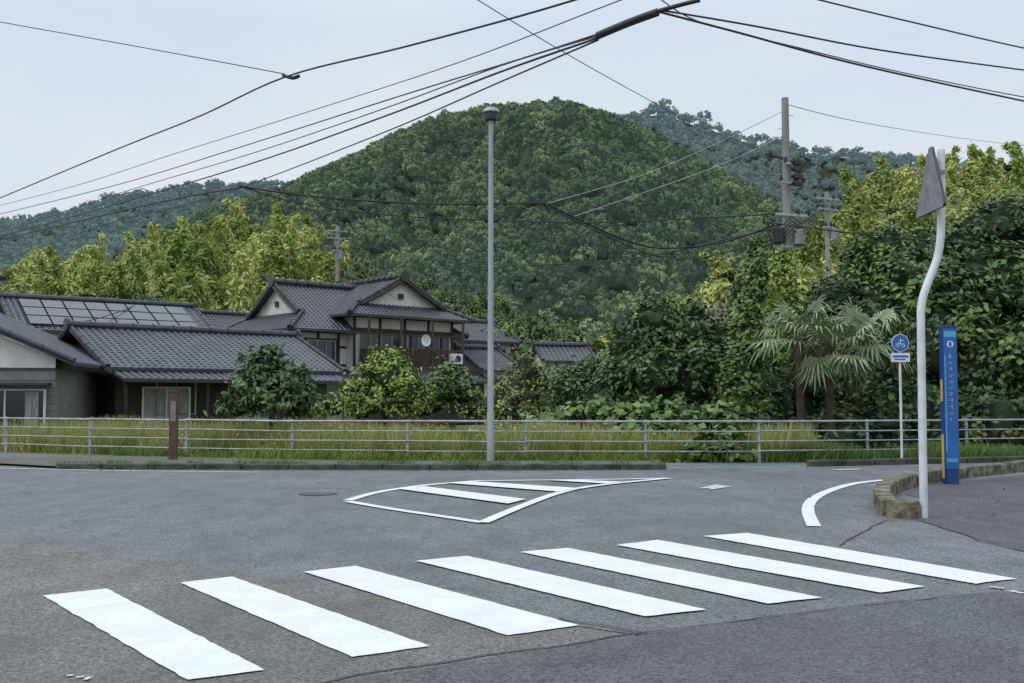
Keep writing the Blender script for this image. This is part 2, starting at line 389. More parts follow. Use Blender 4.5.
# ---------------- round blue sign ----------------
rs=empty('blue_road_sign'); Y=24.3
c=at(899.5,343,Y); x=c.x
b=MB(); b.tube([(x,Y,-.03),(x,Y,at(900,336,Y).z)],.03,0,12); b.build('pole',[M_whitepole],rs,True)
b=MB(); z=c.z
def disc(r,y,mi,cx=0,cz=0,n=28,sq=1):
    b.poly([(x+cx+math.cos(a)*r,y,z+cz+math.sin(a)*r*sq) for a in np.linspace(0,2*math.pi,n,endpoint=False)],mi)
b.tube([(x,Y-.035,z),(x,Y-.05,z)],.215,0,28); disc(.20,Y-.053,1)
for dx in(-.07,.07):
    disc(.045,Y-.056,0,dx,-.06); disc(.03,Y-.059,1,dx,-.06)
b.bx(x-.06,x+.02,Y-.058,Y-.054,z-.01,z+.005,0); b.bx(x-.02,x+.08,Y-.061,Y-.058,z+.05,z+.065,0); b.bx(x-.01,x+.01,Y-.064,Y-.061,z-.03,z+.10,0)
b.build('round_plate',[M_sw,M_blue],rs,True)
b=MB(); z2=at(900,357.5,Y).z; b.bx(x-.23,x+.23,Y-.05,Y-.035,z2-.11,z2+.11,0)
b.bx(x-.19,x+.19,Y-.054,Y-.050,z2+.0,z2+.05,1); b.bx(x-.15,x+.12,Y-.054,Y-.050,z2-.06,z2-.03,1)
b.build('sub_plate',[M_sw,M_blue],rs)
# ---------------- houses ----------------
def tilemat(name,c,rough=.42):
    return pbr(name,c,tuple(v*.55 for v in c),scale=1.6,rough=rough,bump=.3,bscale=9,lo=.3,hi=.7)
M_tile=tilemat('grey_kawara_tiles',(.075,.08,.09)); M_tile2=tilemat('slate_grey_tiles',(.105,.115,.128),.45); M_ridge=tilemat('ridge_tiles',(.045,.048,.055))
M_plas=pbr('white_plaster',(.66,.65,.61),(.50,.49,.45),scale=1.5,rough=.9)
M_brown=pbr('dark_brown_timber',(.045,.028,.018),(.025,.016,.011),scale=4,rough=.7,stretch=(1,1,6))
M_lat=pbr('brown_lattice',(.085,.055,.038),(.045,.03,.02),scale=5,rough=.7)
M_grey=pbr('grey_tile_wall',(.21,.205,.195),(.15,.15,.145),scale=3,rough=.8,bump=.2)
def glass():
    m,nt,b=newmat('window_glass'); b.inputs['Base Color'].default_value=(.035,.04,.045,1); b.inputs['Roughness'].default_value=.08; return m
M_glass=glass(); M_frame=pbr('aluminium_frame',(.33,.33,.33),rough=.4,metal=.3); M_curt=pbr('curtain',(.46,.46,.44),(.16,.16,.16),scale=7,rough=.9,stretch=(5,5,.3))
M_solar=pbr('solar_panel',(.06,.07,.085),(.08,.09,.10),scale=2,rough=.22)
def roofplane(b,pts,sp=.28,mi=0,h=.055,th=.10):
    P=[Vector(p) for p in pts]; u=(P[1]-P[0]).normalized(); n=u.cross(P[-1]-P[0]).normalized()
    if n.z<0: n=-n
    v=n.cross(u)
    if v.z<0: v=-v
    U=[((p-P[0]).dot(u),(p-P[0]).dot(v)) for p in P]
    W=lambda a,c,d=0: P[0]+u*a+v*c+n*d
    b.poly(P,mi); k=len(P)
    low=[p-Vector((0,0,th)) for p in P]; b.add(P+low,[(i,(i+1)%k,k+(i+1)%k,k+i) for i in range(k)]+[tuple(range(k,2*k))],1)
    def isect(ax,val):
        r=[]
        for i in range(k):
            a,c=U[i],U[(i+1)%k]
            if (a[ax]-val)*(c[ax]-val)<0:
                t=(val-a[ax])/(c[ax]-a[ax]); r.append(a[1-ax]+(c[1-ax]-a[1-ax])*t)
        return (min(r),max(r)) if len(r)>=2 else None
    u0,u1=min(a[0] for a in U),max(a[0] for a in U); v1=max(a[1] for a in U)
    m=int((u1-u0)/sp)
    for i in range(m+1):
        a=u0+.08+i*sp; r=isect(0,a)
        if not r or r[1]-r[0]<.1: continue
        b.add([W(a-.07,r[0],.004),W(a-.03,r[0],h),W(a+.03,r[0],h),W(a+.07,r[0],.004),W(a-.07,r[1],.004),W(a-.03,r[1],h),W(a+.03,r[1],h),W(a+.07,r[1],.004)],
              [(0,1,5,4),(1,2,6,5),(2,3,7,6),(0,3,2,1)],mi)
    for j in range(int(v1/.27)+1):
        vv=.03+j*.27; r=isect(1,vv)
        if not r: continue
        b.add([W(r[0],vv,.03),W(r[1],vv,.03),W(r[1],vv+.2,.003),W(r[0],vv+.2,.003),W(r[0],vv,.0),W(r[1],vv,.0)],[(0,1,2,3),(0,1,5,4)],mi)
def ridge(b,p0,p1,r=.13,mi=1,end=True,lift=.1):
    p0=Vector(p0)+Vector((0,0,lift)); p1=Vector(p1)+Vector((0,0,lift))
    n=6; pts=[p0.lerp(p1,i/n) for i in range(n+1)]
    b.tube(pts,r,mi,8)
    for p in pts: b.tube([p,p+(p1-p0).normalized()*.06],r*1.2,mi,8)
    if end:
        for p in(p0,): b.tube([p-(p1-p0).normalized()*.08,p+(p1-p0).normalized()*.05],r*1.7,mi,8); b.tube([p,p+Vector((0,0,.25))],[.08,.03],mi,6)
def irimoya(b,a,bb,ze,zr,inset,mi=0):
    k=(zr-ze)/bb; rl=a-inset; yg=bb-inset; zg=ze+inset*k; ov=.35
    for s in(-1,1):
        roofplane(b,[(-a*s,-bb*s,ze),(a*s,-bb*s,ze),(rl*s,-yg*s,zg),((rl+ov)*s,-yg*s+.0,zg),((rl+ov)*s,0,zr),(-(rl+ov)*s,0,zr),(-(rl+ov)*s,-yg*s,zg),(-rl*s,-yg*s,zg)],.28,mi)
        roofplane(b,[(a*s,-bb*s,ze-.002),(a*s,bb*s,ze-.002),(rl*s,yg*s,zg-.002),(rl*s,-yg*s,zg-.002)],.28,mi)
        b.poly([((rl-.05)*s,-yg,zg-.05),((rl-.05)*s,yg,zg-.05),((rl-.05)*s,0,zr-.05)],2)
        for t in(-1,1):
            b.tube([((rl+ov-.03)*s,0,zr-.14),((rl+ov-.03)*s,yg*t*.5,(zr+zg)/2-.2),((rl+ov-.03)*s,yg*t,zg-.10)],.09,3,4)
            ridge(b,((rl+ov-.1)*s,yg*t,zg+.02),((rl+ov-.1)*s,yg*t*.02,zr),.09,1,True,.05)
            ridge(b,(a*s,bb*t,ze),(rl*s,yg*t,zg),.11,1,True,.07)
        b.box(((rl+.02)*s,0,zg+(zr-zg)*.35),(.05,.35,.3),3)
        ridge(b,((rl+ov)*s,0,zr),(0,0,zr),.2,1,True,.12)
def window(b,x0,x1,y,z0,z1,n=2,mg=1,mf=2,sgn=-1):
    b.bx(x0,x1,min(y,y+.02*sgn),max(y,y+.02*sgn),z0,z1,mg)
    t=.05
    f0,f1=sorted((y+.022*sgn,y+.07*sgn))
    b.bx(x0-t,x1+t,f0,f1,z0-t,z0,mf); b.bx(x0-t,x1+t,f0,f1,z1,z1+t,mf)
    for i in range(n+1):
        x=x0+(x1-x0)*i/n; f=.003 if 0<i<n else 0
        b.bx(x-t/2-(t/2 if i==0 else 0),x+t/2+(t/2 if i==n else 0),f0+f,f1-f,z0,z1,mf)
TH=math.radians(42)
hs=empty('traditional_two_storey_house')
O=Vector((-11.6,52,0)); HM=Matrix.Translation(O)@Matrix.Rotation(TH,4,'Z')
mats=[M_tile,M_ridge,M_plas,M_brown]
b=MB(HM@Matrix.Translation((6,4.6,0))); irimoya(b,6,4.6,5.15,8.0,1.7); b.build('main_roof',mats,hs)
b=MB(HM@Matrix.Translation((7.45,3.7,0))@Matrix.Rotation(-math.pi/2,4,'Z')); irimoya(b,4.5,4.3,6.05,8.4,1.35); b.build('wing_roof',mats,hs)
b=MB(HM)
b.bx(.9,11.2,.9,8.3,0,5.3,0); b.bx(4.0,10.9,.1,7.6,0,6.15,0)
for x in(.9,2.2,3.5): b.bx(x-.07,x+.07,.86,.9,3.2,5.2,1)
for z in(3.3,4.3,5.1): b.bx(.88,3.99,.85,.898,z-.06,z+.06,1)
for y in(.95,2.8,4.7,6.5,8.25): b.bx(.86,.9,y-.07,y+.07,2.9,5.2,1)
for z in(3.2,4.2,5.1): b.bx(.85,.898,.9,8.3,z-.06,z+.06,1)
b.bx(1.3,3.4,.83,.87,3.2,4.75,3)
for x in(4.0,5.7,7.4,9.1,10.85): b.bx(x-.08,x+.08,.04,.098,3.1,6.1,1)
b.bx(4.0,10.9,.03,.097,5.25,5.38,1); b.bx(4.0,10.9,.03,.097,5.95,6.05,1)
b.build('walls',[M_plas,M_brown,M_plas,M_brown],hs)
b=MB(HM)
window(b,1.5,3.2,.83,3.55,4.6,3,0,1)
window(b,4.3,7.2,.1,3.3,5.15,4,0,1); window(b,7.6,10.6,.1,3.3,5.15,4,0,1)
b.build('windows',[M_glass,M_frame],hs)
b=MB(HM)
b.bx(4.2,10.9,-1.0,.0,3.0,3.12,0); b.bx(4.2,10.9,-1.02,-.94,4.2,4.28,0); b.bx(4.2,10.9,-1.02,-.94,3.16,3.24,0)
for i in range(56): x=4.25+i*.119; b.bx(x-.035,x+.035,-1.0,-.96,3.24,4.2,0)
for x in(4.25,6.4,8.6,10.85): b.bx(x-.06,x+.06,-1.03,-.93,2.2,5.9,0)
b.box((10.1,-1.25,3.75),(.75,.32,.6),1); b.tube([(10.15,-1.412,3.75),(10.15,-1.43,3.75)],.2,2,16); b.bx(9.7,10.5,-1.4,-1.03,3.38,3.44,2)
b.build('balcony',[M_lat,M_sw,M_dark],hs)
b=MB(HM)
dc=Vector((7.9,-1.15,4.75)); rr=[]
for j,r in enumerate((0.02,.14,.25,.34)): rr.append([(dc.x+r*math.cos(a),dc.y+.28*(r/.34)**2*-.5,dc.z+r*math.sin(a)) for a in np.linspace(0,2*math.pi,20,endpoint=False)])
for j in range(3):
    for i in range(20): b.add([rr[j][i],rr[j][(i+1)%20],rr[j+1][(i+1)%20],rr[j+1][i]],[(0,1,2,3)],0)
b.tube([(7.9,-1.1,4.7),(7.9,-1.0,4.3)],.025,1,6); b.tube([(7.9,-1.12,4.45),(7.9,-1.5,4.7)],.015,1,6)
b.build('satellite_dish',[M_sw,M_galv],hs)
b=MB(HM)
roofplane(b,[(.0,-.6,2.5),(12.2,-.6,2.5),(12.2,1.0,3.1),(.0,1.0,3.1)][:4],.28,0)
roofplane(b,[(-.4,9,2.55),(-.4,-.5,2.55),(.9,-.5,3.05),(.9,9,3.05)],.28,0)
roofplane(b,[(3.6,-2.6,2.4),(12.0,-2.6,2.4),(12.0,-.98,3.0),(3.6,-.98,3.0)],.28,0)
b.bx(4.0,11.6,-1.9,.0,0,2.5,3)
b.build('lower_roof',mats,hs)
def gable_house(name,O,th,L,W,ze,zr,wm,tm,ov=.6,solar=False,low=None):
    e=empty(name); M=Matrix.Translation(O)@Matrix.Rotation(th,4,'Z'); h=W/2
    b=MB(M)
    roofplane(b,[(0,0,ze),(L,0,ze),(L,h,zr),(0,h,zr)],.28,0); roofplane(b,[(L,W,ze),(0,W,ze),(0,h,zr),(L,h,zr)],.28,0)
    ridge(b,(0,h,zr),(L/2,h,zr),.16,1,True,.1); ridge(b,(L,h,zr),(L/2,h,zr),.16,1,True,.1)
    for xx in(.08,L-.08):
        for yy in(0,W): ridge(b,(xx,yy,ze),(xx,h,zr),.08,1,False,.06)
    b.build('roof',[tm,M_ridge],e)
    b=MB(M); z=lambda y: ze+(zr-ze)*(1-abs(y-h)/h)-.12
    x0,x1,y0,y1=ov,L-ov,ov,W-ov
    b.bx(x0,x1,y0,y1,-.1,z(y0),0)
    for xx in(x0,x1):
        b.add([(xx,y0,z(y0)),(xx,y1,z(y1)),(xx,h,z(h))],[(0,1,2)],1)
    b.build('walls',[wm,wm],e)
    b=MB(M); window(b,x0+L*.15,x0+L*.3,y0,ze-1.7,ze-.5,2,0,1); window(b,x0+L*.5,x0+L*.7,y0,ze-2.0,ze-.5,3,0,1)
    b.build('windows',[M_glass,M_frame],e)
    if solar:
        b=MB(M); n=Vector((0,-(zr-ze),h)).normalized()
        for i in range(8):
            for j in range(3):
                u0=.8+i*(L-1.6)/8; u1=u0+(L-1.6)/8-.03; a0=.12+j*.27; a1=a0+.26
                P=[Vector((u,a*h,ze+(zr-ze)*a))+n*d for d in(.09,.13) for u,a in((u0,a0),(u1,a0),(u1,a1),(u0,a1))]
                b.add(P,[(0,1,2,3),(0,1,5,4),(1,2,6,5),(2,3,7,6),(3,0,4,7)],1)
                P2=[Vector((u,a*h,ze+(zr-ze)*a))+n*.134 for u,a in((u0+.03,a0+.01),(u1-.03,a0+.01),(u1-.03,a1-.01),(u0+.03,a1-.01))]; b.poly(P2,0)
        b.build('solar_panels',[M_solar,M_dark],e)
    return e,M
O1=Vector((-14.7,36,0))
e1,M1=gable_house('single_storey_house',O1,TH,10.2,8.4,2.62,4.32,M_brown,M_tile2)
b=MB(M1); roofplane(b,[(.3,-1.0,2.2),(9.9,-1.0,2.2),(9.9,.62,2.62),(.3,.62,2.62)],.28,0)
for x in(.5,3.6,6.6,9.7): b.bx(x-.06,x+.06,-.7,-.58,-.1,2.2,2)
b.build('veranda_roof',[M_tile2,M_ridge,M_brown],e1)
b=MB(M1); window(b,1.6,3.4,.55,.2,1.9,2,0,1); window(b,5.4,7.0,.55,.7,1.9,2,0,1); b.build('curtained_windows',[M_curt,M_sw],e1)
e2=empty('grey_walled_house'); M2=Matrix.Translation(Vector((-21.15,31.5,0)))@Matrix.Rotation(math.radians(10),4,'Z')
b=MB(M2); W2=6.95; zr=5.3; ze=2.68
roofplane(b,[(W2+.0,-.3,ze),(W2+.0,9,ze),(1.0,9,zr),(1.0,-.3,zr)],.28,0); roofplane(b,[(-5,9,ze),(-5,-.3,ze),(1.0,-.3,zr),(1.0,9,zr)],.28,0)
ridge(b,(1,-.3,zr),(1,9,zr),.16,1,True,.1); ridge(b,(W2,-.25,ze),(1,-.25,zr),.10,1,False,.06); ridge(b,(-5,-.25,ze),(1,-.25,zr),.10,1,False,.06)
b.build('roof',[M_tile2,M_ridge],e2)
b=MB(M2); b.bx(-4.4,6.3,0,8.5,-.1,2.5,0); b.poly([(-4.4,-.004,2.5),(6.3,-.004,2.5),(6.3,-.004,2.83),(1,-.004,zr-.15),(-4.4,-.004,2.7)],1)
for i in range(9): b.bx(-4.4,6.3,-.012,-.0,.25*i+.1,.25*i+.112,2)
b.bx(-4.4,6.3,-.03,-.004,2.44,2.52,2)
b.build('walls',[M_grey,M_plas,M_dark],e2)
b=MB(M2); window(b,1.2,6.0,-.012,.55,1.78,4,0,1)
for i in range(9):
    xx=1.25+i*.52
    if i in(3,6,7): continue
    b.bx(xx,xx+.40,-.038,-.034,.6,1.74,3)
b.bx(.3,6.2,-.6,.0,1.95,2.03,2)
b.build('windows',[M_glass,M_sw,M_dark,M_curt],e2)
gable_house('solar_roofed_house',Vector((-23.6,47,0)),math.radians(36),10,8.4,4.75,6.6,M_plas,M_tile2,solar=True)
gable_house('distant_house',Vector((-19.6,66,0)),TH,6,6,5.6,7.3,M_plas,M_tile)
gable_house('neighbour_house',Vector((-3.6,64,0)),math.radians(38),5.5,7,5.2,6.7,M_plas,M_tile)
gable_house('distant_house',Vector((-1.8,58,0)),math.radians(35),3.2,6,3.1,4.5,M_plas,M_tile)
gable_house('distant_house',Vector((1.7,57,0)),math.radians(12),3.4,4,3.6,4.55,M_plas,M_tile2,ov=.3)
# ---------------- utility poles ----------------
M_conc=pbr('concrete_pole',(.33,.32,.30),(.22,.21,.20),scale=2,rough=.85,stretch=(1,1,.2))
M_ins=pbr('black_insulator',(.02,.02,.022),rough=.35)
def upole(name,px,pytop,Y,r=.16,big=True):
    e=empty(name); t=at(px,pytop,Y); x=t.x; zt=t.z
    b=MB(); b.tube([(x,Y,-.1),(x,Y,zt)],[r*1.15,r*.72],0,16); b.build('shaft',[M_conc],e,True)
    b=MB()
    if big:
        for py,wd in((216,1.3),(184,.9),(165,.5)):
            z=at(px,py,Y).z; b.box((x+.15,Y-.18,z),(wd,.08,.09),0,math.radians(20))
            for k in(-.45,.15,.45):
                b.tube([(x+.15+k*wd,Y-.18+k*wd*.3,z),(x+.15+k*wd,Y-.18+k*wd*.3,z+.12),(x+.15+k*wd,Y-.18+k*wd*.3,z+.22)],[.03,.07,.04],1,8)
        for i in range(4):
            z=at(px,163+i*7,Y).z; b.tube([(x+.12,Y-.2,z),(x+.5,Y-.22,z-.05)],[.07,.05],1,8); b.tube([(x+.3,Y-.2,z+.05),(x+.3,Y-.2,z-.1)],.12,1,8)
            b.tube([(x+.42,Y-.2,z+.02),(x+.42,Y-.2,z-.12)],.10,1,8)
        for dx,py in((-.32,236),(.34,238)):
            z=at(px,py,Y).z; b.tube([(x+dx,Y-.15,z-.28),(x+dx,Y-.15,z-.24),(x+dx,Y-.15,z+.22),(x+dx,Y-.15,z+.27)],[.14,.2,.2,.12],2 if dx>0 else 1,14)
            b.tube([(x+dx,Y-.15,z+.25),(x+dx,Y-.15,z+.42)],.04,1,6)
        b.box((x,Y-.1,at(px,247,Y).z),(1.0,.1,.07),0)
        for s in range(4):
            z=at(px,222+s*4,Y).z; b.tube(smoothpath([(x-.75,Y-.2,z+.2),(x-.3,Y-.3,z-.15),(x+.1,Y-.3,z+.1),(x+.4,Y-.3,z-.1),(x+.85,Y-.2,z+.25)],4),.022,1,5)
        b.tube(smoothpath([(x-.7,Y-.2,z+.3),(x-.5,Y-.3,z-.7),(x-.1,Y-.25,z-.5)],4),.025,1,6); b.tube([(x-.75,Y-.2,at(px,155,Y).z),(x,Y,at(px,160,Y).z)],.03,1,6)
        for i in range(14):
            z=zt-.6-i*.45; b.tube([(x-(.28 if i%2 else -.28),Y,z),(x,Y,z)],.012,0,5)
    else:
        for z,wd in((zt-.4,1.7),(zt-.95,1.4),(zt-1.9,.8)):
            b.box((x,Y-.15,z),(wd,.09,.1),0,math.radians(25))
            for k in(-.45,-.2,.2,.45): b.tube([(x+k*wd,Y-.15+k*wd*.42,z),(x+k*wd,Y-.15+k*wd*.42,z+.12),(x+k*wd,Y-.15+k*wd*.42,z+.26)],[.04,.09,.05],1,8)
        b.tube([(x+.3,Y-.2,zt-2.6),(x+.3,Y-.2,zt-2.0)],.22,2,12)
    b.build('crossarms_and_transformers',[M_galv,M_ins,M_back],e,True)
    return e
upole('utility_pole',785,98,33); upole('utility_pole',827,192,52,.17,False); upole('utility_pole',338,226,75,.2,False)
upole('utility_pole',716,303,62,.12,False); upole('utility_pole',513,328,80,.13,False)
# ---------------- wires ----------------
M_wire=pbr('black_cable',(.012,.012,.014),rough=.5); M_wire2=pbr('grey_cable',(.36,.38,.38),(.28,.3,.3),rough=.5)
def wires(name,lst,mat=None):
    cu=bpy.data.curves.new(name,'CURVE'); cu.dimensions='3D'; cu.bevel_depth=1.0; cu.bevel_resolution=1; cu.use_fill_caps=True
    for r,pts in lst:
        P=smoothpath([at(*q) for q in pts],6)
        s=cu.splines.new('POLY'); s.points.add(len(P)-1)
        for i,p in enumerate(P): s.points[i].co=(*p,1); s.points[i].radius=r
    cu.materials.append(mat or M_wire); o=bpy.data.objects.new(name,cu); root.objects.link(o); return o
T=.0085
wires('overhead_power_lines',[
 (T,[(-80,8,20),(0,22,19),(140,47,17.5),(285,74,16)]),
 (.014,[(-80,232,32),(0,198,27),(120,148,21.5),(200,116,18.5),(285,77,16),(400,48,14),(520,16,12.5),(620,-14,11.3)]),
 (.013,[(-80,232,50),(0,214,42),(120,184,34),(250,144,26),(400,96,19.5),(520,59,16),(598,34,14)]),
 (.017,[(-80,252,50),(0,236,42),(120,203,33),(250,164,26),(380,118,20),(500,72,16),(598,38,14)]),
 (.011,[(-80,248,50),(0,232,42),(120,193,33),(250,154,26),(380,110,20),(500,66,16),(598,36,14)]),
 (.014,[(0,262,50),(100,226,40),(180,206,35),(245,186,30),(380,134,22),(500,82,17),(598,40,14)]),
 (T*.9,[(-80,225,40),(60,190,30),(180,152,24),(320,108,19),(460,62,15),(600,8,12.5),(660,-15,12)]),
 (.014,[(660,10,13.4),(760,27,14.2),(880,50,15.5),(1024,70,17.5),(1120,82,19)]),
 (.016,[(660,12,13.4),(740,33,14.2),(860,65,15.5),(1024,101,17.5),(1120,120,19)]),
 (.009,[(655,-5,13.4),(700,22,14.2),(800,48,15.2),(900,72,16.5),(1024,97,17.5),(1120,112,19)]),
 (.011,[(780,-12,12),(820,0,12.5),(920,24,13.5),(1024,48,15),(1120,66,16)]),
 (T,[(470,-5,15),(478,0,15.2),(560,50,18),(640,95,22),(700,126,26),(785,158,33)]),
 (.028,[(243,187,30),(330,198,30),(440,204,30),(545,203,30)]),
 (.024,[(0,240,46),(100,216,38),(180,198,33),(243,187,30)]),
 (.020,[(243,187,30),(300,203,30),(400,216,30),(545,222,30),(620,222,31),(775,214,33)]),
 (.032,[(545,203,30),(580,220,30.5),(620,238,31),(660,248,32),(720,243,33),(775,225,33)]),
 (.020,[(545,205,30),(590,228,30.5),(650,254,32),(700,258,33),(778,238,33)]),
 (.012,[(785,104,33),(860,122,40),(960,138,55),(1060,150,70)]),
 (.02,[(785,216,33),(805,218,40),(827,206,52)]),(.022,[(785,184,33),(812,200,44),(845,207,52),(1000,212,60)]),
 (.025,[(-40,330,40),(100,318,50),(220,270,65),(338,240,75)]),(.03,[(338,240,75),(450,262,70),(600,262,50),(775,228,33)]),
 (.02,[(400,300,52),(340,268,66),(338,250,75)]),(.018,[(785,216,33),(770,222,26),(900,238,25),(1060,250,24)]),
])
wires('service_wires',[(.013,[(545,204,30),(640,176,31),(720,142,32),(785,110,33)]),(.014,[(575,216,30),(640,194,31),(720,165,32),(785,135,33)])],M_wire2)
wires('cable_splice_sleeve',[(.055,[(597,36,14),(628,23,13.7),(658,12,13.4)]),(.03,[(655,12,13.4),(680,5,13.3),(700,0,13.2)]),(.03,[(283,75,16),(292,78,15.9),(299,76,15.8)]),(.06,[(545,204,30),(550,212,30)]),(.04,[(239,186,30),(250,188,30)])])
# ---------------- hill tree variants ----------------
def pcoll(name): return bpy.data.collections.new(name)
M_hl=leafmat('mountain_foliage',(.042,.076,.036),(.085,.135,.058),(.19,.24,.095),inst=True,rough=.85,spec=.1,haze_glow=(.022,.030,.029))  # faint glow put into the leaves to paint a hazy distance
M_far=leafmat('far_mountain_foliage',(.07,.11,.095),(.09,.135,.11),(.12,.17,.13),inst=True,rough=.9,spec=.05,haze_glow=(.055,.078,.086))  # bluish base colour and leaf glow both paint in hazy distance
M_hn=leafmat('hill_tree_foliage',(.035,.066,.022),(.070,.118,.034),(.16,.215,.06),inst=True,rough=.6)
M_bam=leafmat('bamboo_foliage',(.09,.155,.03),(.26,.34,.07),(.48,.51,.16),inst=True,trans=.2)
M_core=pbr('inner_foliage',(.020,.034,.015),(.03,.05,.02),scale=.5,rough=1)  # solid filler core; the crown's inner shade is put into its dark colour
def ico(sub,r,amp,fr,seed,sq=(1,1,1),c=(0,0,0)):
    import bmesh
    bm=bmesh.new(); bmesh.ops.create_icosphere(bm,subdivisions=sub,radius=1)
    V=[];Fs=[tuple(v.index for v in f.verts) for f in bm.faces]
    for v in bm.verts:
        k=r*(1+amp*mn.fractal(v.co*fr+Vector((seed,0,0)),1,2,3)); V.append((c[0]+v.co.x*k*sq[0],c[1]+v.co.y*k*sq[1],c[2]+v.co.z*k*sq[2]))
    bm.free(); return V,Fs
def crown_variants(cname,mat,n=5,m=30,L=.065,ncl=60):
    c=pcoll(cname)
    for i in range(n):
        ells=[((0,0,.75),(.62,.62,.62))]
        for k in range(6):
            a=R.uniform(0,6.28); ells.append(((math.cos(a)*.55,math.sin(a)*.55,R.uniform(.35,1.0)),(R.uniform(.28,.45),)*2+(R.uniform(.25,.38),)))
        V,Tn=crown(ells,ncl,m,.075,L,L*.75,zmin=-.15,shell=(.9,1.03),upb=.25,dn=1.0,rn=.22)
        c.objects.link(quadmesh('canopy_tree_%d'%i,V,Tn,mat,link=False))
    return c
def bamboo_variants(n=5):
    c=pcoll('bamboo_set')
    for i in range(n):
        Vs=[];Ts=[]
        for s in range(3):
            a0=R.uniform(0,6.28); bend=R.uniform(.10,.30); bx,by=R.uniform(-.13,.13,2)
            hh=R.uniform(.65,1.08)
            k=40; tt=R.uniform(.2,1,k)**.8
            cx=bx+np.cos(a0)*bend*tt**3; cy=by+np.sin(a0)*bend*tt**3; cz=hh*(tt-.14*tt**4)
            rad=.068*(1.15-tt)+.010
            idx=np.repeat(np.arange(k),10)
            off=R.normal(size=(k*10,3))*rad[idx][:,None]*np.array([1,1,.8])
            P=np.stack([cx,cy,cz],1)[idx]+off; P[:,2]-=.5*np.linalg.norm(off[:,:2],axis=1)
            Nn=nrm(nrm(off)*.8+np.array([0,0,.35])+R.normal(size=P.shape)*.3)
            Vs.append(leafquads(P,Nn,.030,.011)); Ts.append(R.uniform(0,.5,k)[idx]+R.uniform(0,.4,k*10)+ .8*tt[idx]-.4)
        c.objects.link(quadmesh('bamboo_%d'%i,np.concatenate(Vs),np.clip(np.concatenate(Ts)*1.5,-.3,1.4),M_bam,link=False))
    return c
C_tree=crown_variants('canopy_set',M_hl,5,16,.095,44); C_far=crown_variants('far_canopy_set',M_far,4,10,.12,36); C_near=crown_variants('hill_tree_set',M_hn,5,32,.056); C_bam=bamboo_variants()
def scatter_group(coll):
    g=bpy.data.node_groups.new('scatter_'+coll.name,'GeometryNodeTree')
    g.interface.new_socket('Geometry',in_out='INPUT',socket_type='NodeSocketGeometry'); g.interface.new_socket('Geometry',in_out='OUTPUT',socket_type='NodeSocketGeometry')
    gi=g.nodes.new('NodeGroupInput'); go=g.nodes.new('NodeGroupOutput'); ip=g.nodes.new('GeometryNodeInstanceOnPoints'); ci=g.nodes.new('GeometryNodeCollectionInfo')
    ci.inputs['Collection'].default_value=coll; ci.inputs['Separate Children'].default_value=True; ci.inputs['Reset Children'].default_value=True
    def na(n,t='FLOAT'):
        a=g.nodes.new('GeometryNodeInputNamedAttribute'); a.data_type=t; a.inputs['Name'].default_value=n; return a.outputs['Attribute']
    g.links.new(gi.outputs[0],ip.inputs['Points']); g.links.new(ci.outputs[0],ip.inputs['Instance']); ip.inputs['Pick Instance'].default_value=True
    g.links.new(na('vid','INT'),ip.inputs['Instance Index']); g.links.new(na('rot','FLOAT_VECTOR'),ip.inputs['Rotation']); g.links.new(na('scl','FLOAT_VECTOR'),ip.inputs['Scale'])
    g.links.new(ip.outputs[0],go.inputs[0]); return g
GR={}
def scatter(name,P,S,tint,coll,tilt=.08,parent=None):
    n=len(P); me=bpy.data.meshes.new(name); me.vertices.add(n); me.vertices.foreach_set('co',np.array(P,dtype=np.float32).reshape(-1))
    a=me.attributes.new('vid','INT','POINT'); a.data.foreach_set('value',R.integers(0,50,n).astype(np.int32)%len(coll.objects))
    rot=np.stack([R.normal(0,tilt,n),R.normal(0,tilt,n),R.uniform(0,6.28,n)],1).astype(np.float32)
    a=me.attributes.new('rot','FLOAT_VECTOR','POINT'); a.data.foreach_set('vector',rot.reshape(-1))
    a=me.attributes.new('scl','FLOAT_VECTOR','POINT'); a.data.foreach_set('vector',np.array(S,dtype=np.float32).reshape(-1))
    a=me.attributes.new('itint','FLOAT','POINT'); a.data.foreach_set('value',np.array(tint,dtype=np.float32))
    o=bpy.data.objects.new(name,me); root.objects.link(o)
    if coll.name not in GR: GR[coll.name]=scatter_group(coll)
    m=o.modifiers.new('scatter','NODES'); m.node_group=GR[coll.name]
    return o
M_hillg=pbr('hill_understorey',(.022,.036,.016),(.035,.05,.02),scale=.05,rough=1)
def interp(prof,x): return float(np.interp(x,[p[0] for p in prof],[p[1] for p in prof]))
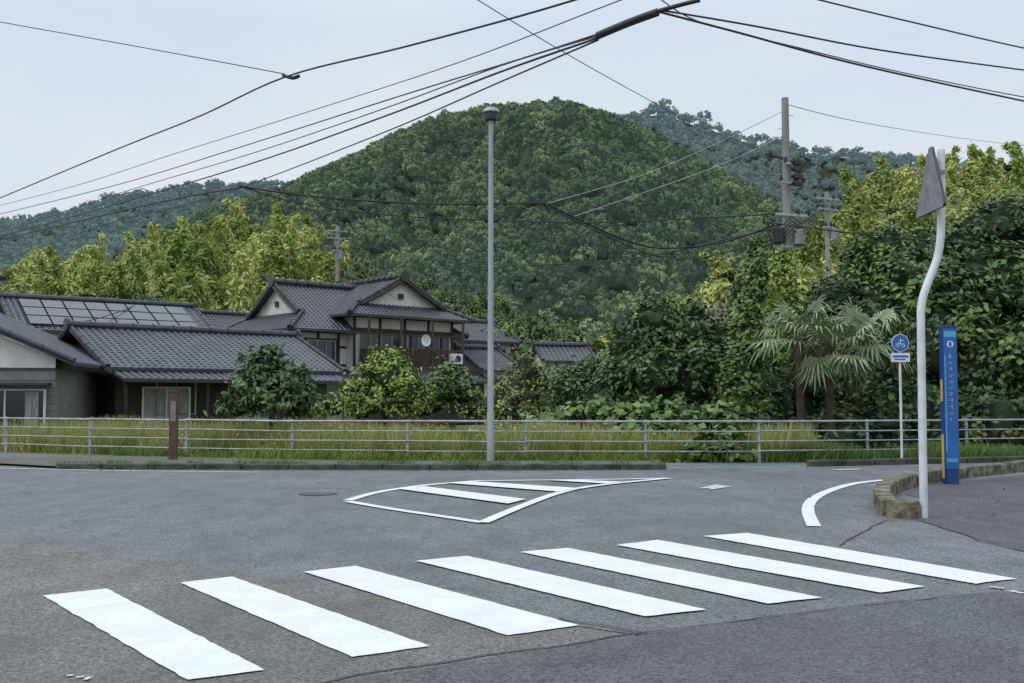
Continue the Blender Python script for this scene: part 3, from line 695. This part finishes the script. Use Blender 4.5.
class Hill:
    def __init__(s,name,prof,Yf,Yr,amp,fr,seed,pr,mat=M_hillg,drop=0,pw=.95):
        s.prof=prof;s.Yf=Yf;s.Yr=Yr;s.amp=amp;s.fr=fr;s.seed=seed;s.drop=drop;s.pw=pw;s.pr=pr
        b=MB(); nx,ny=150,50; vs=[];fs=[]
        for j in range(ny):
            t=j/(ny-1)*1.5
            for i in range(nx):
                px=pr[0]+(pr[1]-pr[0])*i/(nx-1); vs.append(s.pos(px,t))
        for j in range(ny-1):
            for i in range(nx-1): k=j*nx+i; fs.append((k,k+1,k+nx+1,k+nx))
        b.add(vs,fs); b.build(name,[mat],smooth=True)
    def pos(s,px,t):
        Y=s.Yf+(s.Yr-s.Yf)*t; X=(px-512)/F*Y*1.01
        ridge_=at(px,interp(s.prof,px),s.Yr).z-s.drop
        if t<=1: h=t**s.pw
        else: h=1-(t-1)*1.5
        n=mn.fractal(Vector((X*s.fr,Y*s.fr*.45,s.seed)),1,2,4)
        z=ridge_*h+n*s.amp*math.sin(math.pi*min(max(t,0),1))**.8
        if t<1: z=min(z,ridge_*Y/s.Yr*(.985-.03*(1-t))-(1-t)*s.drop)   # spurs stay below the crest
        return (X,Y,max(z,-2) if t<1.4 else -2)
    def pts(s,d,tmax=1.06,tmin=0,xr=None):
        out=[]; xr=xr or s.pr
        Y=s.Yf+tmin*(s.Yr-s.Yf); Ye=s.Yf+(s.Yr-s.Yf)*tmax
        while Y<Ye:
            X0=(xr[0]-512)/F*Y; X1=(xr[1]-512)/F*Y; X=X0
            while X<X1:
                yy=Y+random.uniform(-.45,.45)*d; xx=X+random.uniform(-.45,.45)*d
                t=(yy-s.Yf)/(s.Yr-s.Yf); px=xx/(yy*1.01)*F+512
                p=s.pos(px,max(t,0)); out.append((p[0],p[1],p[2],px,t)); X+=d
            Y+=d
        return out
H1=Hill('far_hill',[(-500,215),(-100,222),(0,222),(60,210),(120,192),(190,182),(250,178),(330,186),(500,200)],500,950,20,.006,3,(-400,480),drop=7)
H3=Hill('far_mountain',[(480,150),(560,132),(605,112),(640,105),(662,101),(700,114),(750,131),(800,141),(885,149),(960,156),(1100,190),(1500,230)],600,1000,26,.006,9,(470,1450),drop=9)
H2=Hill('mountain',[(-200,330),(60,290),(150,238),(200,214),(250,198),(290,184),(340,160),(400,130),(450,112),(490,104),(530,101),(575,102),(610,112),(650,132),(690,153),(740,180),(800,212),(900,255),(1100,330)],190,680,85,.0058,5,(-100,1100),drop=6)
H4=Hill('bamboo_hill',[(-500,275),(0,274),(60,270),(110,264),(150,250),(190,233),(230,226),(280,230),(330,250),(380,262),(430,275),(480,292),(560,318),(640,342),(800,380)],85,175,4,.03,7,(-350,760),drop=8)
H5=Hill('wooded_hillside',[(480,378),(560,352),(640,324),(690,292),(740,262),(790,236),(840,204),(880,178),(930,154),(980,158),(1040,152),(1400,130)],62,135,3,.03,2,(500,1400),drop=8)
def forest(name,H,d,rad,coll,tmax=1.05,tmin=.0,lo=.0,hi=.65,sel=None,zs=1.0,xr=None,pf=60,pa=.45):
    P=[];S=[];T=[]
    for x,y,z,px,t in H.pts(d,tmax,tmin,xr):
        if sel and not sel(x,y,z,px,t): continue
        s=rad*random.uniform(.65,1.4); g=mn.noise(Vector((x/pf,y/pf,1)))+.5*mn.noise(Vector((x/pf*3,y/pf*3,5)))
        P.append((x,y,z)); S.append((s,s,s*zs*random.uniform(.85,1.25))); T.append(min(max(lo+(hi-lo)*(random.random()**1.4+g*pa),0),1))
    print(name,len(P)); return scatter(name,P,S,T,coll)
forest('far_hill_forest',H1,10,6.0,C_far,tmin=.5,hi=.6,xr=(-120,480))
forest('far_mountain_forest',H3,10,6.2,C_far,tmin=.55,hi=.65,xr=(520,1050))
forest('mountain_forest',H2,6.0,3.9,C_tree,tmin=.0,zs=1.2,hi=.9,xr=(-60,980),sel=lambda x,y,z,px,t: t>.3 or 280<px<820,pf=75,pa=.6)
def bam4(x,y,z,px,t):
    n=mn.noise(Vector((x/14,y/18,4)))
    w=.42 if 130<px<335 else (.14 if px<=130 else -1)
    if px<20: w=.0
    return n*1.3+ w -(.3 if t<.2 else 0)>.12
forest('hill_bamboo_grove',H4,2.9,9.5,C_bam,tmin=0,lo=.0,hi=.85,sel=bam4,zs=1.0,xr=(-160,700))
forest('hill_woodland',H4,3.8,2.7,C_near,tmin=0,sel=lambda *a:not bam4(*a) or random.random()<.18,zs=1.5,lo=.0,hi=.85,xr=(-160,740))
def bam5(x,y,z,px,t):
    n=mn.noise(Vector((x/11,y/13,8)))
    return n*1.2+(.28 if px>820 else -.12)+(.15 if t>.6 else -.2)>.10
forest('hillside_bamboo_grove',H5,2.9,8.5,C_bam,tmin=0,lo=.0,hi=.85,sel=bam5,xr=(500,1180))
forest('hillside_woodland',H5,3.1,2.5,C_near,tmin=0,sel=lambda *a:not bam5(*a),zs=1.5,hi=1.0,xr=(500,1180))
# ---------------- near trees ----------------
M_bark=pbr('bark',(.10,.08,.06),(.05,.04,.03),scale=4,rough=.95,bump=.8,bscale=12)
L_dk=leafmat('dark_glossy_leaves',(.028,.062,.020),(.062,.115,.034),(.13,.20,.062),rough=.42)
L_md=leafmat('green_leaves',(.045,.095,.024),(.105,.175,.044),(.21,.29,.08))
L_yl=leafmat('yellow_green_leaves',(.09,.16,.025),(.19,.27,.05),(.34,.40,.10))
L_vy=leafmat('dark_evergreen_leaves',(.020,.044,.016),(.046,.088,.028),(.11,.16,.05),rough=.45)
L_ol=leafmat('olive_leaves',(.07,.10,.025),(.14,.17,.045),(.26,.26,.08))
def tree(name,base,ells_px,mat,L=.11,W=.05,ncl=26,nlf=30,cs=.2,core=.55,trunk=.09,zmin=-.7,shell=(.55,1.08)):
    e=empty(name); E=[]
    for px,py,Y,rx,rz in ells_px:
        c=at(px,py,Y); s=Y/F; E.append((tuple(c),(rx*s,(rx+rz)/2*s,rz*s)))
    V,T=crown(E,ncl,nlf,cs,L,W,zmin,shell)
    quadmesh('foliage',V,T,mat,e)
    b=MB(); bx=(base[0]-512)/F*base[1]
    ctr=np.mean([c for c,r in E],axis=0)
    forkz=max(.5,min(c[2]-r[2] for c,r in E)+.3)
    fk=(bx+(ctr[0]-bx)*.15,base[1],forkz)
    b.tube([(bx,base[1],-.1),(bx+.03,base[1],forkz*.5),fk],[trunk*1.25,trunk,trunk*.85],0,8)
    for c,r in E:
        m=Vector(fk).lerp(Vector(c),.5)+Vector((random.uniform(-.15,.15),random.uniform(-.1,.1),.1))
        b.tube([fk,m,c],[trunk*.6,trunk*.4,trunk*.18],0,6)
        for k in range(3):
            d=Vector((random.gauss(0,1),random.gauss(0,1),random.gauss(.5,.6))).normalized()
            b.tube([c,Vector(c)+Vector((d.x*r[0],d.y*r[1],d.z*r[2]))*.85],[trunk*.2,trunk*.06],0,5)
    b.build('trunk_and_limbs',[M_bark],e,True)
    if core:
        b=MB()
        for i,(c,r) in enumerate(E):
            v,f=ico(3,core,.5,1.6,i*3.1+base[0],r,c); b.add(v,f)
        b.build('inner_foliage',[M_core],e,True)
    return e
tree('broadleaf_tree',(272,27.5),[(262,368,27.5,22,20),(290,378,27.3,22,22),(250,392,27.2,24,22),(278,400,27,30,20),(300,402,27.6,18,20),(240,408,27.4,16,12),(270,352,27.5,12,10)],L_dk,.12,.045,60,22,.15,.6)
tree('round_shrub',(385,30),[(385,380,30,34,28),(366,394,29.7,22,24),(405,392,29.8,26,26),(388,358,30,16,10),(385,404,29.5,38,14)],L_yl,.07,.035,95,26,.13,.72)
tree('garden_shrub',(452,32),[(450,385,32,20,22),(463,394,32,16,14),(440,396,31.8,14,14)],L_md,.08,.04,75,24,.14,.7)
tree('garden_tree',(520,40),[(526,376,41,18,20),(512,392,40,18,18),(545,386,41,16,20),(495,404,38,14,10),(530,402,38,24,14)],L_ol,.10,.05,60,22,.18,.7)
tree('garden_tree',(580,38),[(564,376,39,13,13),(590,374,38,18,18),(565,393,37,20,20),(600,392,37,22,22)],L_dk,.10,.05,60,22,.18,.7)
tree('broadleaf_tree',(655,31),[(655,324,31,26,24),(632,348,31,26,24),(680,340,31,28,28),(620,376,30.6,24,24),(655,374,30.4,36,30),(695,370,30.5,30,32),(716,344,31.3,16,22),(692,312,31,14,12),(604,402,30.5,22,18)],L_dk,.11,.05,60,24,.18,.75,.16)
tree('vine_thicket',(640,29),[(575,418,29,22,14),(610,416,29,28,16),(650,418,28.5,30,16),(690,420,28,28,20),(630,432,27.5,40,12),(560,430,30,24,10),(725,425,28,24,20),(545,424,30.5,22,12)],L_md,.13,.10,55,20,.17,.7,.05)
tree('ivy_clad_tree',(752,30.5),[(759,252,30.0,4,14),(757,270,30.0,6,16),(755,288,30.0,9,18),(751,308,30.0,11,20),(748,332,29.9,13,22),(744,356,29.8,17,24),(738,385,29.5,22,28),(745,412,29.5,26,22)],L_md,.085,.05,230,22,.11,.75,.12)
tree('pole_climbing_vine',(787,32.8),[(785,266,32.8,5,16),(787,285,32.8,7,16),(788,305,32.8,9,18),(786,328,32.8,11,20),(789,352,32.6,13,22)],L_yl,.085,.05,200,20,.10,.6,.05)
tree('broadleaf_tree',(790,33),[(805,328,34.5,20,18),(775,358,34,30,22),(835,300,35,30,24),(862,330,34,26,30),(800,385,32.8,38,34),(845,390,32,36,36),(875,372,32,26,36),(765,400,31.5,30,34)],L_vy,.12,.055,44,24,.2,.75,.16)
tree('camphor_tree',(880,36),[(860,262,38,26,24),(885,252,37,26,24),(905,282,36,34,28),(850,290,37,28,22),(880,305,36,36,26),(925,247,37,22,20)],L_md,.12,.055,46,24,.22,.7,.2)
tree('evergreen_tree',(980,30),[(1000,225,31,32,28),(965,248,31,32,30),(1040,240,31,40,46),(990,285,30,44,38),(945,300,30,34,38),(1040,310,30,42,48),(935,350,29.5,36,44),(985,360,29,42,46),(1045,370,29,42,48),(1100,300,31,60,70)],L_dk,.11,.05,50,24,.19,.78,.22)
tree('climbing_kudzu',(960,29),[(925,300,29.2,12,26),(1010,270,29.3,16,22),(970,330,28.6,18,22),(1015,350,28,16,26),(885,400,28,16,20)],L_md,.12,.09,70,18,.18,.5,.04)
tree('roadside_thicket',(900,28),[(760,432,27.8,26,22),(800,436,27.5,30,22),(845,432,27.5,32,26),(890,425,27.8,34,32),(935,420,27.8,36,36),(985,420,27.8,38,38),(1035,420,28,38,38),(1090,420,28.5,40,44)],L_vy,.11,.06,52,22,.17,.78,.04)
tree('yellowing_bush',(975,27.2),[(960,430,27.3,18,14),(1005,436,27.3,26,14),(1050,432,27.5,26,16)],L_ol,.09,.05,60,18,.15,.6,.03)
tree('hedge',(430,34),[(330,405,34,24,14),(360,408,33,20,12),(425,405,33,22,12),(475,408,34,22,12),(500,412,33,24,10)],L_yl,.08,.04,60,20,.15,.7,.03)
tree('kerbside_weeds',(725,24),[(712,448,24.8,22,14),(735,452,24.7,14,12),(695,452,24.9,12,10),(730,436,25.2,16,12)],L_md,.10,.07,90,18,.11,.5,.02)
# palm
M_palm=leafmat('palm_fronds',(.09,.14,.06),(.19,.245,.12),(.37,.41,.25))
pe=empty('windmill_palm'); Vs=[];Ts=[]
cp=[(828,345,27.0),(798,330,27.4),(862,336,27.4)]
b=MB()
for (px,py,Y) in cp[:2]:
    c=at(px,py,Y); b.tube([(c.x+.1,Y,-.1),(c.x+.03,Y,c.z*.5),(c.x,Y,c.z)],[.13,.11,.12],0,10)
for ci,(px,py,Y) in enumerate(cp):
    c=at(px,py,Y); nf=24 if ci==0 else 15
    for k in range(nf):
        az=R.uniform(0,2*math.pi); el=R.uniform(-.8,1.2)
        d=Vector((math.cos(az)*math.cos(el),math.sin(az)*math.cos(el),math.sin(el)))
        pl_=R.uniform(.5,1.1); hub=c+d*pl_-Vector((0,0,.08)); b.tube([c,c+d*pl_*.5+Vector((0,0,.04)),hub],[.02,.014,.01],1,5)
        side=d.cross(Vector((0,0,1))).normalized(); up=side.cross(d).normalized()
        nb=20; tn=R.uniform(-.1,.6)
        for j in range(nb):
            a=(j/(nb-1)-.5)*math.radians(230); ln=.85*(1-.18*abs(a)/2.2)*R.uniform(.85,1.1)
            dr=(d*math.cos(a)+side*math.sin(a)).normalized(); wv=.030
            pr_=dr.cross(up).normalized()*wv
            m=hub+dr*ln*.6-Vector((0,0,.04)); tp=hub+dr*ln*.95-Vector((0,0,R.uniform(.1,.45)))
            Vs.append([hub,hub+dr*.02,m+pr_,m-pr_]); Ts.append(tn+R.uniform(0,.3))
            Vs.append([m-pr_,m+pr_,tp,tp]); Ts.append(tn+R.uniform(.1,.4))
quadmesh('fronds',np.array([[tuple(x) for x in q_] for q_ in Vs]),np.array(Ts),M_palm,pe)
b.build('trunk',[pbr('palm_trunk_fibre',(.09,.07,.05),(.05,.04,.03),scale=8,rough=1,bump=1),pbr('petiole',(.10,.14,.05))],pe,True)
# ---------------- grass ----------------
M_grass=leafmat('tall_grass',(.12,.18,.04),(.30,.33,.09),(.50,.44,.20),trans=.2,rough=.7)
def grass(name,fn,n,h,wd,mat,lean=.25,bias=.45):
    P=fn(n); n=len(P); hh=h*R.uniform(.5,1.25,n)
    g=np.array([mn.noise(Vector((p[0]*.45,p[1]*.45,0))) for p in P]); hh*=1+g*.7
    g2=np.array([mn.noise(Vector((p[0]*1.6,p[1]*1.6,3))) for p in P])
    a=R.uniform(0,6.28,n); d=np.stack([np.cos(a),np.sin(a),np.zeros(n)],1)*wd
    ln=np.stack([R.normal(0,lean,n),R.normal(0,lean,n),np.zeros(n)],1)*hh[:,None]
    Z=np.array([0,0,1])*hh[:,None]
    V=np.stack([P-d,P+d,P+Z+ln+d*.2,P+Z+ln-d*.2],1)
    t=np.clip(bias+g*.5+g2*.5+R.normal(0,.2,n),0,1)
    return quadmesh(name,V,t,mat)
def fld(n):
    Y=24.9+9*R.uniform(0,1,n)**1.2; x=R.uniform(-17,7.6,n); k=Y>24.9+np.maximum(0,(-x-3.5))*.42; Y=Y[k];x=x[k]
    return np.stack([x,Y,np.full(len(x),-.06)],1)
grass('grass_field',fld,80000,.64,.018,M_grass,.3,.45)
def vg(n):
    x=R.uniform(-10.5,3.4,n); Y=R.uniform(24.0,25.0,n)+np.maximum(0,(-x-3.5))*.3
    return np.stack([x,Y,np.full(n,.0)],1)
grass('verge_grass',vg,9000,.24,.012,L_yl,.45,.3)
def vg2(n):
    x=R.uniform(5,15,n); Y=R.uniform(24.6,26.2,n); return np.stack([x,Y,np.full(n,-.05)],1)
grass('roadside_grass',vg2,14000,.35,.014,L_md,.35)
def vg3(n):
    t=R.uniform(0,1,n); p0=gd(57,468.5); p1=gd(666,468.3); x=p0.x+(p1.x-p0.x)*t; k=np.array([mn.noise(Vector((v*1.3,2,0))) for v in x])>-.05; x=x[k]
    return np.stack([x,22.1+R.normal(.1,.05,len(x)),np.full(len(x),.05)],1)
grass('kerb_weeds',vg3,4000,.13,.008,L_md,.5)
n=700; x=R.uniform(-10,6,n); yv=R.uniform(25.4,30,n)+np.maximum(0,(-x-3.5))*.3; P=np.stack([x,yv,R.uniform(.45,.8,n)],1)
quadmesh('goldenrod_flowers',leafquads(P,nrm(R.normal(size=P.shape)),.035,.03),R.uniform(.3,1,n),leafmat('flower_yellow',(.35,.28,.03),(.5,.4,.05),(.6,.5,.1)))
n=500; x=R.uniform(-9,3,n); yv=21.75-np.abs(R.normal(0,.18,n)); k2=np.stack([x,yv,np.full(n,.012)],1)
pl2=np.stack([R.uniform(4.2,9,160),R.uniform(12.9,17.5,160),np.full(160,.016)],1)
P=np.concatenate([k2,pl2]); Nn=nrm(np.array([0,0,1.])+R.normal(size=P.shape)*.25)
quadmesh('fallen_leaves',leafquads(P+np.array([0,0,.01]),Nn,.03,.016),R.uniform(0,1,len(P)),leafmat('dead_leaves',(.05,.035,.02),(.12,.08,.035),(.22,.16,.06)))
